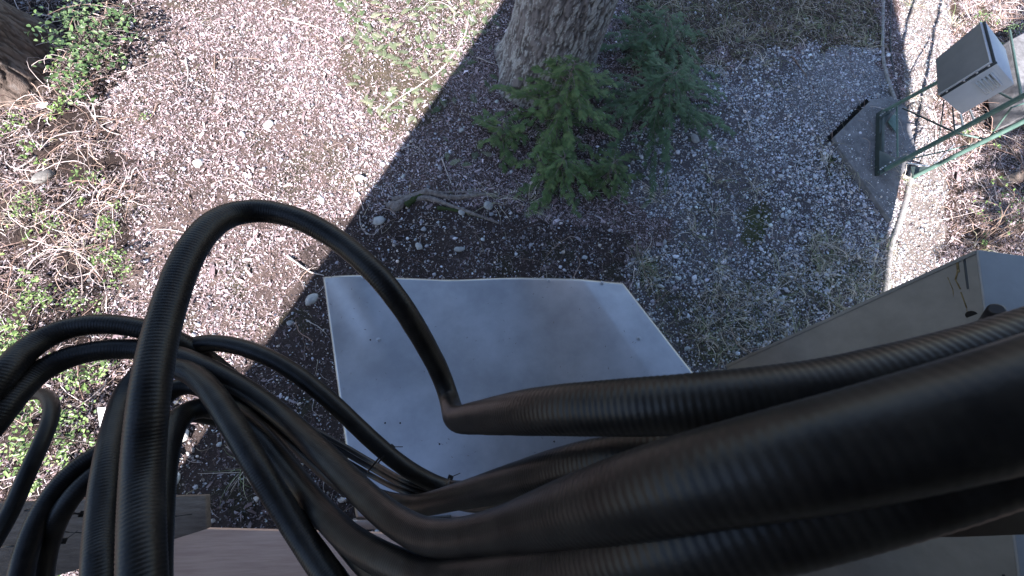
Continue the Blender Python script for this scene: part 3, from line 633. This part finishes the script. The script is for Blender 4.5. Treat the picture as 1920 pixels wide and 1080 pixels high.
# grey equipment cabinet
bz, tz_ = .95, 1.50
q0 = G(1760, 112, bz); q1 = G(1765, 182, bz); q2 = G(1803, 215, bz)
def T_(a, b_): return G(a, b_, tz_)
t0, t1, t2_, t3_ = T_(1848, 40), T_(1869, 119), T_(1902, 158), T_(1886, 92)
cab = thing('equipment_cabinet', 'grey louvred metal equipment cabinet with dark door fixed to the green tower', 'cabinet', tuple(q1))
q3 = q0+(q2-q1)*1.2
V = np.array([q0, q1, q2, q3, t0, t1, t2_, t3_]); Fb = [[0, 1, 5, 4], [1, 2, 6, 5], [2, 3, 7, 6], [3, 0, 4, 7], [4, 5, 6, 7], [3, 2, 1, 0]]
mb = MB(); mb.add(V, Fb); mb.build('body', M['cabgrey'], cab, bevel=.006)
def onface(a, b_, c_, d_, u, v, off=0.):
    p_ = (a*(1-u)+b_*u)*(1-v)+(d_*(1-u)+c_*u)*v; nn = np.cross(b_-a, d_-a); nn /= np.linalg.norm(nn)
    if nn@(CAM-p_) < 0: nn = -nn
    return p_+nn*off
fd = lambda u, v, off=0.: onface(q0, q1, t1, t0, u, v, off)   # door face
ff = lambda u, v, off=0.: onface(q1, q2, t2_, t1, u, v, off)  # louvre face
def slab(fn, u0, u1, v0, v1, o0, o1, name, mk_, bev=.002, parent=cab):
    mb = MB(); a = [fn(u0, v0, o1), fn(u1, v0, o1), fn(u1, v1, o1), fn(u0, v1, o1)]; mb.prism(a, fn(u0, v0, o0)-fn(u0, v0, o1)); return mb.build(name, M[mk_], parent, bevel=bev)
slab(fd, -.02, .93, -.02, .94, -.01, .03, 'door', 'cabdoor'); slab(fd, .95, 1.0, -.01, 1.0, -.01, .012, 'door_seal', 'seal'); slab(fd, -.01, .95, .955, .995, -.01, .012, 'door_seal', 'seal')
slab(fd, -.02, .935, .94, .955, -.01, .036, 'door_edge', 'cabgrey'); slab(fd, .93, .948, -.02, .955, -.01, .036, 'door_edge', 'cabgrey')
for vv in (.12, .45, .68, .88): slab(fd, .955, .99, vv, vv+.035, .012, .024, 'latch', 'bolt', .003)
slab(ff, .10, .88, .52, .92, 0, .006, 'louvre_panel', 'cabgrey')
for i in range(5):
    v0 = .56+i*.066; mb = MB()
    a = [ff(.2, v0, .007), ff(.8, v0, .007), ff(.8, v0+.045, .05), ff(.2, v0+.045, .05)]; mb.prism(a, ff(.2, v0+.05, .007)-ff(.2, v0+.045, .05)); mb.build('louvre', M['cabgrey'], cab)
    slab(ff, .2, .8, v0-.012, v0-.001, .004, .008, 'louvre_slot', 'seal', 0)
# pale block at the far right edge
mb = MB(); mb.prism([G(a, b_, .5) for a, b_ in [(1893, 75), (1990, 25), (2060, 160), (1925, 215), (1915, 170)]], (0, 0, -.4)); o = mb.build('concrete_block', M['concrete'], None, bevel=.02); tag(o, 'pale grey block beyond the louvred cabinet at the right edge', 'block')
# edging drawn as pale pipe, its tone standing for the lit shade boundary
def gpipe(label, pts, r, mk_='pipe', name='lit_edging'):
    P = np.array([G(a, b_, .0) for a, b_ in pts]); P[:, 2] = hgt(P[:, 0], P[:, 1])+r*.7; P = crom(P, .04)
    mb = MB(); mb.tube(P, r*(1+.04*rng.standard_normal(len(P))), 12); o = mb.build(name, M[mk_], None, True); tag(o, label, 'pipe', 'pipes along the shadow edge')
gpipe('pale edging for the sunlit shade boundary, running from the top frame edge down to the concrete pad', [(1655, -20), (1655, 60), (1656, 110), (1664, 150), (1680, 195)], .024)
gpipe('pale edging for the sunlit shade boundary, continuing from the tower foot down toward the beige cabinet', [(1706, 318), (1696, 370), (1682, 425), (1668, 470), (1655, 560), (1645, 620)], .036)
gpipe('thin dark hose lying beside the upper pale edging', [(1671, -20), (1669, 60), (1672, 120), (1690, 200)], .014, 'black', 'ground_hose')
o = MB(); o.box(G(1872, 345, .03), G(1990, 300, .03), .16, .06); o = o.build('wooden_plank', M['wood'], None, bevel=.005); tag(o, 'short weathered plank lying in dark shade at the right edge', 'plank')
# briar on the right
br = G(1835, 430); bt_ = thing('briar', 'arching bare thorny briar with few green leaves beside the beige cabinet', 'briar', (br[0], br[1], 0))
mb = MB(); tips = []
for i in range(16):
    s0 = G(rng.uniform(1790, 1880), rng.uniform(430, 480)); a = rng.uniform(.2, 2.4); L = rng.uniform(.5, 1.3); u = np.linspace(0, 1, 14)
    P = np.stack([s0[0]+L*.7*u*np.cos(a), s0[1]+L*.8*u*np.sin(a), .9*L*np.sin(u*PI*.75)*.6], 1)+.02*rng.standard_normal((14, 3)).cumsum(0)*.4
    mb.tube(P, np.linspace(.006, .002, 14), 5, False); tips += [P[j] for j in (6, 9, 11, 13)]
mb.build('stems', M['darkstick'], bt_, True); tips = np.array(tips)
V, Fl, C_ = leafcloud(tips[:, 0], tips[:, 1], tips[:, 2], 4, .025, .035, lg); o = npmesh('leaves', V, Fl, M['leaf'], None, C_); adopt(o, bt_)
# white board near the timber
mb = MB(); mb.prism([G(a, b_, .32) for a, b_ in [(182, 764), (232, 762), (246, 938), (206, 945)]], (0, 0, -.13)); o = mb.build('white_board', M['white'], None, bevel=.004); tag(o, 'white painted board lying in sunlight behind the hanging cables', 'board')

# ================================================================== METAL SHEET (ice shield)
c00, c10 = D(606, 520, 3.0), D(1170, 527, 3.0); c01, c11 = D(668, 974, 2.3), D(1512, 975, 2.3)
nu, nv = 130, 90; U, Vv = np.meshgrid(np.linspace(0, 1, nu), np.linspace(0, 1, nv), indexing='ij')
P = (c00*(1-U[..., None])+c10*U[..., None])*(1-Vv[..., None])+(c01*(1-U[..., None])+c11*U[..., None])*Vv[..., None]
sh_n = np.cross(c10-c00, c01-c00); sh_n /= np.linalg.norm(sh_n)
if sh_n[2] < 0: sh_n = -sh_n
h = .05*np.exp(-((U-.13-.05*Vv)/.08)**2)*np.exp(-Vv*3.2)-.018*np.exp(-((U-.42)/.09)**2)*np.exp(-Vv*2.2)+.008*np.exp(-((U-.62)/.08)**2)*np.exp(-Vv*1.5)+.03*np.exp(-((U-.75)/.2)**2)*np.exp(-Vv*4)
dcr = np.clip(U*1.0-.86-.04*Vv, 0, 1); h -= .28*dcr*np.exp(-Vv*2.2)
h += .012*fbm(U*3+2, Vv*3, 2)+.016*np.exp(-((U-.05-.3*Vv)/.05)**2)*np.exp(-Vv*4)
P = P+h[..., None]*sh_n
sheet = thing('metal_sheet', 'dented aluminium sheet metal cover in shade, screwed down below the cables', 'metal sheet', tuple(c01))
i = np.arange(nu-1)[:, None]*nv+np.arange(nv-1)[None]; Fq = np.stack([i, i+1, i+nv+1, i+nv], -1).reshape(-1, 4)
o = npmesh('panel', P.reshape(-1, 3), [Fq], M['alu'], None, None, True); adopt(o, sheet); sm = o.modifiers.new('solid', 'SOLIDIFY'); sm.thickness = .004; sm.offset = 0
def on_sheet(px, py, off=.004):
    a, b_ = PX(P.reshape(-1, 3)); k_ = np.argmin((a-px)**2+(b_-py)**2); return P.reshape(-1, 3)[k_]+sh_n*off
for q in [(711, 637), (1200, 636), (1027, 527), (1128, 531), (683, 519)]:
    mb = MB(); p_ = on_sheet(*q); mb.tube([p_-sh_n*.004, p_+sh_n*.003], .017, 12); mb.tube([p_+sh_n*.003, p_+sh_n*.014], .010, 6); mb.build('screw', M['galv'], sheet)
for q in [(725, 791), (750, 791), (825, 834), (694, 637), (1040, 828)]:
    mb = MB(); p_ = on_sheet(*q, .0025); mb.tube([p_, p_+sh_n*.0012], .006, 10); mb.build('screw_hole', M['crack'], sheet)
idx = rng.integers(0, nu*nv, 150); Pd = P.reshape(-1, 3)[idx]+rng.normal(0, .008, (150, 3))*np.array([1, 1, 0])+sh_n*.005
V, Fl, C_ = scatter(lp, Pd, rots(150, .2), np.stack([rng.uniform(.003, .010, 150), rng.uniform(.0012, .003, 150), np.full(150, .002)], 1), np.array([[.12, .09, .06]])*rng.uniform(.4, 1.6, (150, 1)))
o = npmesh('fallen_needles', V, Fl, M['litter'], None, C_); adopt(o, sheet); o['kind'] = 'stuff'
# rail carrying the sheet
mb = MB(); mb.box(D(660, 982, 2.32), D(1560, 985, 2.32), .05, .05); o = mb.build('rail', M['galv'], sheet, bevel=.004)
mb = MB(); mb.box(D(790, 975, 2.28), D(845, 972, 2.28), .03, .03); o = mb.build('rail_clip', M['black'], sheet, bevel=.003)

# ================================================================== BEIGE CABINET
f0, f1, f2, f3 = D(1361, 684, 3.55), D(1411, 1082, 3.3), D(1908, 1085, 1.95), D(1829, 469, 2.35)
g2, g3 = D(2500, 1100, 1.95), D(2400, 545, 2.35)
tanb = thing('utility_cabinet', 'tall beige metal utility cabinet with rust streaks at the right behind the cables', 'cabinet', tuple(f0))
b2_, b3_ = g2+(f1-f2), g3+(f0-f3)
mb = MB(); mb.add(np.array([f0, f1, f2, f3, b3_, b2_, g2, g3]), [[0, 1, 2, 3], [4, 7, 6, 5], [0, 3, 7, 4], [1, 5, 6, 2], [0, 4, 5, 1]]); mb.build('side_panel', M['tan'], tanb, bevel=.012)
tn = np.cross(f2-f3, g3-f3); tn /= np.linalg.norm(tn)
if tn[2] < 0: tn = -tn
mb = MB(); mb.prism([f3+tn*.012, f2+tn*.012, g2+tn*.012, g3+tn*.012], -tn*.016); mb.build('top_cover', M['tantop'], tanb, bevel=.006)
ft = lambda u, v, off=0.: onface(f0, f1, f2, f3, u, v, off)
def onpx(px, py, off=.003):
    best = min(((abs(PX(ft(u, v))[0]-px)+abs(PX(ft(u, v))[1]-py)), u, v) for u in np.linspace(0, .6, 60) for v in np.linspace(.3, 1, 70)); return ft(best[1], best[2], off)
fn_ = ft(.3, .5, 1)-ft(.3, .5, 0)
def streak(pts, w0, name='rust_streak', mk_='rust'):
    Pp = [onpx(*q) for q in pts]; mb = MB()
    for a, b_ in zip(Pp[:-1], Pp[1:]): mb.box(a, b_, w0*rng.uniform(.5, 1.3), .0008, up=fn_)
    return mb.build(name, M[mk_], tanb)
streak([(1792, 487), (1797, 505), (1794, 522), (1800, 540)], .012); streak([(1780, 520), (1786, 545), (1790, 556)], .006); streak([(1803, 545), (1812, 575), (1816, 600)], .006); streak([(1795, 505), (1800, 512)], .02)
slab(ft, .0, .014, .0, 1., .0, .006, 'edge_flange', 'tan', .001, tanb); slab(ft, .012, 1., .965, .972, .0, .0015, 'panel_seam', 'seal', 0, tanb)
p_ = onpx(1823, 591, .0); mb = MB(); mb.tube([p_, p_+fn_*.004], .026, 14); mb.build('cable_hole', M['crack'], tanb)
p_ = onpx(1848, 610, .0); q_ = D(1868, 580, 2.1); mb = MB(); mb.tube([p_-fn_*.01, p_+(q_-p_)*.5, q_, q_+(q_-p_)*.03], [.036, .036, .036, .028], 14); mb.build('cable_gland', M['black'], tanb, True)
p_ = onpx(1384, 680, 0.); streak([(1380, 690), (1384, 674), (1376, 664)], .02, 'hinge_stain')
# ================================================================== TIMBER, PLYWOOD, BRACKET
mb = MB(); mb.prism([D(-80, 948, 1.75), D(120, 938, 1.75), D(386, 929, 1.75), D(388, 992, 1.72), D(100, 1082, 1.7), D(-80, 1140, 1.7)], (0, 0, -.035)); o = mb.build('timber_beam', M['wood'], None, bevel=.006)
tb = thing('timber_beam', 'weathered grey timber beam with drying cracks behind the hanging cables', 'beam', tuple(D(200, 960, 1.75))); o.name = 'beam_body'; adopt(o, tb)
def crack(pts, d_, w):
    mb = MB(); Pp = [D(a, b_, d_) for a, b_ in pts]
    for a, b_ in zip(Pp[:-1], Pp[1:]): mb.box(a, b_, w*rng.uniform(.5, 1.3), .002, up=RC[:, 2])
    mb.build('crack', M['crack'], tb)
crack([(104, 995), (130, 998), (160, 999)], 1.69, .005); crack([(80, 1020), (100, 1019), (119, 1018)], 1.685, .004); crack([(305, 965), (330, 968), (360, 964)], 1.71, .004)
mb = MB(); mb.prism([D(345, 991, 1.95), D(620, 998, 1.95), D(1010, 1008, 1.95), D(1120, 1200, 1.95), D(-120, 1200, 1.95)], (0, 0, -.03)); o = mb.build('plywood_board', M['ply'], None, bevel=.003); tag(o, 'pale pinkish plywood board below the cables at the bottom', 'board')
mb = MB(); Pp = [D(1693, 900, .42), D(1694, 998, .42), D(1703, 1009, .42), D(1800, 1009, .42), D(2000, 1001, .42), D(2000, 780, .42), D(1700, 780, .42)]; mb.prism(Pp, RC@np.array([0, 0, -.03])); o = mb.build('mounting_bracket', M['brown'], None, bevel=.003); tag(o, 'dark brown bracket behind the thick cables at the lower right', 'bracket')
mb = MB(); Pp = [D(1906, 1000, .9), D(1907, 1090, .9), D(1990, 1090, .9), D(1990, 1000, .9)]; mb.prism(Pp, RC@np.array([0, 0, -.02])); 

# ================================================================== CABLES
def cable(label, pts, r, cat='cable', name='coaxial_cable', group='black corrugated cables in front of the camera', ridged=True, mk_='cable', k=22):
    P0 = np.array([D(a, b_, FPX*2*r/w_) for a, b_, w_ in pts]); pitch = .115*2*r; st = pitch/5 if ridged else r
    P = crom(P0, .012)
    for _ in range(3): P[1:-1] = (P[:-2]+2*P[1:-1]+P[2:])/4
    P = crom(P[::2] if len(P) > 8 else P, st); n = len(P)
    ph = np.arange(n)/5.*2*PI
    dd_ = -((P-CAM)@RC)[:, 2]; wpx = FPX*2*r/dd_; amp = .0078*(1-.8*np.clip((wpx-125)/100, 0, 1)); rr = r*(1+amp*np.cos(ph)) if ridged else r
    V, F = sweep(P, rr, k)
    if ridged:  # slow wobble of the jacket
        V = V+(.0004*fbm(V[:, 0]*40, V[:, 1]*40+V[:, 2]*30, 2))[:, None]
    o = npmesh(name, V, [F], M[mk_], None, None, True); tag(o, label, cat, group); return P
R1 = .014
cable('black ridged cable making the tall single loop, then crossing thick to the right edge', [(268, 1150, 76), (266, 1000, 70), (268, 880, 64), (278, 760, 62), (294, 660, 58), (318, 570, 54), (352, 480, 50), (400, 418, 46), (450, 397, 43), (505, 396, 42), (570, 414, 42), (640, 455, 42), (705, 512, 43), (758, 580, 42), (800, 650, 39), (828, 705, 37), (843, 750, 37), (850, 776, 42), (862, 786, 50), (895, 783, 60), (1000, 771, 86), (1150, 764, 102), (1300, 757, 114), (1500, 742, 122), (1700, 705, 126), (1920, 650, 130), (2200, 560, 140)], R1)
c3 = cable('outer arching cable at far left, dipping and running right as the middle strand', [(-80, 800, 46), (0, 710, 44), (50, 655, 41), (110, 620, 39), (180, 607, 38), (255, 613, 37), (325, 635, 36), (390, 675, 34), (450, 725, 33), (520, 790, 33), (590, 860, 34), (655, 912, 36), (717, 940, 36), (780, 948, 38), (853, 932, 46), (940, 910, 62), (1040, 885, 80), (1150, 864, 92), (1300, 850, 100), (1500, 815, 104), (1700, 760, 110), (1920, 700, 120), (2200, 600, 120)], R1)
cable('second arching cable just inside the outer one, becoming the thickest strand on the right', [(-60, 850, 46), (0, 775, 44), (60, 705, 41), (130, 668, 39), (200, 655, 38), (265, 655, 37), (335, 668, 37), (405, 698, 37), (470, 735, 37), (535, 785, 38), (600, 845, 42), (660, 905, 46), (725, 965, 52), (790, 1003, 60), (855, 1010, 68), (940, 997, 84), (1040, 970, 114), (1160, 937, 144), (1280, 904, 165), (1500, 858, 190), (1700, 812, 202), (1920, 752, 216), (2250, 660, 240)], R1)
cable('lowest thick cable sweeping along the bottom to the right edge', [(292, 1150, 50), (292, 1060, 50), (298, 950, 47), (306, 870, 44), (322, 805, 41), (352, 768, 38), (395, 762, 37), (440, 782, 37), (490, 825, 38), (545, 890, 40), (600, 955, 44), (655, 1010, 50), (720, 1050, 56), (800, 1080, 62), (900, 1092, 82), (1020, 1080, 108), (1150, 1050, 136), (1300, 1014, 158), (1500, 958, 172), (1700, 894, 186), (1920, 806, 198), (2200, 710, 210)], R1)
cable('cable rising at left of the vertical bunch and curving down to the lower middle', [(186, 1150, 54), (187, 1060, 52), (191, 980, 49), (202, 880, 46), (219, 795, 42), (238, 735, 39), (266, 698, 38), (305, 686, 38), (350, 694, 38), (392, 728, 40), (430, 785, 42), (475, 860, 44), (530, 950, 45), (585, 1035, 47), (640, 1110, 50), (680, 1170, 52)], R1)
cable('cable hidden behind the tall loop, reappearing below it as a low arch', [(262, 1150, 42), (262, 1040, 40), (270, 900, 38), (280, 800, 36), (302, 745, 34), (345, 720, 33), (400, 735, 33), (455, 780, 34), (520, 850, 36), (580, 930, 40), (640, 1000, 44), (700, 1065, 50), (780, 1120, 58)], R1)
cable('thinner cable arching behind the tall loop down to the cable tie', [(330, 668, 30), (355, 648, 31), (400, 642, 31), (455, 651, 31), (520, 678, 31), (585, 722, 31), (645, 775, 31), (700, 828, 31), (755, 873, 31), (800, 900, 30), (845, 917, 30), (900, 915, 34), (980, 890, 40)], .0125)
cable('narrow cable squeezed between the two large vertical ones', [(222, 1150, 24), (221, 1050, 24), (219, 950, 22), (222, 850, 20), (232, 760, 19), (256, 700, 18)], .008, k=14)
cable('small hooked cable loop at the left edge', [(-40, 1060, 28), (15, 970, 26), (50, 890, 25), (80, 825, 24), (97, 778, 23), (92, 745, 22), (62, 738, 21), (25, 752, 21), (-20, 790, 22)], .0095, k=16)
gB = 'tied cable bundle at the lower left'
cable('left cable of the tied bundle at the lower left', [(30, 1150, 36), (42, 1060, 35), (64, 990, 34), (92, 935, 33), (130, 888, 32), (180, 850, 31), (235, 825, 30), (300, 790, 29), (360, 775, 28), (420, 790, 26)], .012, group=gB)
cable('right cable of the tied bundle at the lower left', [(72, 1150, 34), (80, 1060, 33), (98, 995, 33), (124, 945, 33), (160, 902, 32), (205, 868, 31), (260, 838, 30), (330, 810, 29)], .012, group=gB)
cable('rearmost cable of the tied bundle at the lower left', [(48, 1150, 30), (60, 1050, 30), (82, 975, 29), (112, 925, 28), (150, 878, 28), (200, 832, 27)], .0125, group=gB)
gW = 'thin black wires below the middle cables'
for lb, dy in [('uppermost thin black wire running under the middle cables', 0), ('middle thin black wire running under the middle cables', 12), ('lowest thin black wire running under the middle cables', 26)]:
    cable(lb, [(400, 750+dy*.3, 9), (460, 757+dy*.5, 9), (540, 783+dy*.8, 9), (620, 822+dy, 9), (700, 868+dy, 9), (760, 902+dy*.8, 10), (830, 925+dy*.7, 10), (900, 948+dy*.3, 12), (980, 935, 13), (1040, 915, 14)], .0042, 'wire', 'thin_wire', gW, False, 'wire', 10)
def tie(px, py, w_, r, ang, label, knob=(0, 0)):
    d_ = FPX*2*r/w_; cpt = D(px, py, d_); ax = RC@np.array([math.cos(ang), -math.sin(ang), 0]); vz = CAM-cpt; vz /= np.linalg.norm(vz); ax -= vz*(ax@vz); ax /= np.linalg.norm(ax); s_ = np.cross(ax, vz)
    th = np.linspace(0, 2*PI, 28); ring = np.array([cpt+1.06*r*(s_*math.cos(a)+vz*math.sin(a)) for a in th]); mb = MB()
    V, F = sweep(ring, .0016, 6); mb.add(V, F)
    kp = cpt-s_*1.15*r*(1 if knob[0] >= 0 else -1); mb.box(kp-ax*.004, kp+ax*.004, .006, .008, up=vz)
    t_ = kp; mb.box(t_, t_+(-s_*(1 if knob[0] >= 0 else -1)*.5+ax*.6)*.02, .0012, .004, up=vz)
    o = mb.build('cable_tie', M['black'], None, bevel=.0006); tag(o, label, 'cable tie', 'black cable ties')
tie(722, 853, 31, .0125, .75, 'cable tie on the thin arching cable over the lower left of the sheet'); tie(838, 914, 31, .0125, .35, 'cable tie where the thin cable meets the thick strands')
tie(100, 960, 68, .026, -1.0, 'cable tie around the lower left bundle, upper one', (-1, 0)); tie(62, 1020, 68, .026, -1.15, 'cable tie around the lower left bundle, lower one', (-1, 0))
tie(703, 868, 34, .014, .7, 'cable tie around the thin wires left of the thick strand')

# ================================================================== SHELTER (casts the broad shade band)
YF = -2.1
def xL(y): return -1.29+.504*(y-2.74)
def xR(y): return 6.70+.504*(y-3.19)
xl, xr = xL(YF), xR(YF)
sh = thing('equipment_shelter', 'tall grey equipment shelter behind the camera throwing the broad shade', 'building', (xl, YF, 0))
mb = MB(); mb.prism([(xl, YF, 0), (xr, YF, 0), (xr, YF, 6.4), (xr-1.2, YF, 9.6), (xl, YF, 9.6)], (-1.512, -3, 0)); mb.build('wall', M['wall'], sh)  # unseen wall, tapered and skewed to shape the edges of the shade band
mb = MB(); mb.prism([(xl, YF, 9.6), (xr-1.2, YF, 9.6), (xr-2.71, YF-3, 9.6), (xl-1.51, YF-3, 9.6)], (0, 0, .12)); mb.build('roof', M['galv'], sh)
mb = MB(); mb.box((0, YF-.0, 4.62), (0, -.04, 4.62), .05, .05); o = mb.build('camera_arm', M['galv'], sh)

mb = MB(); mb.prism([(-.5, .75, 4.98), (4.2, .75, 4.98), (4.2, YF, 4.98), (-.5, YF, 4.98)], (0, 0, .16)); mb.build('added_eave', M['added_eave'], sh)  # added overhead slab, unseen, sized to keep sky light off the cables
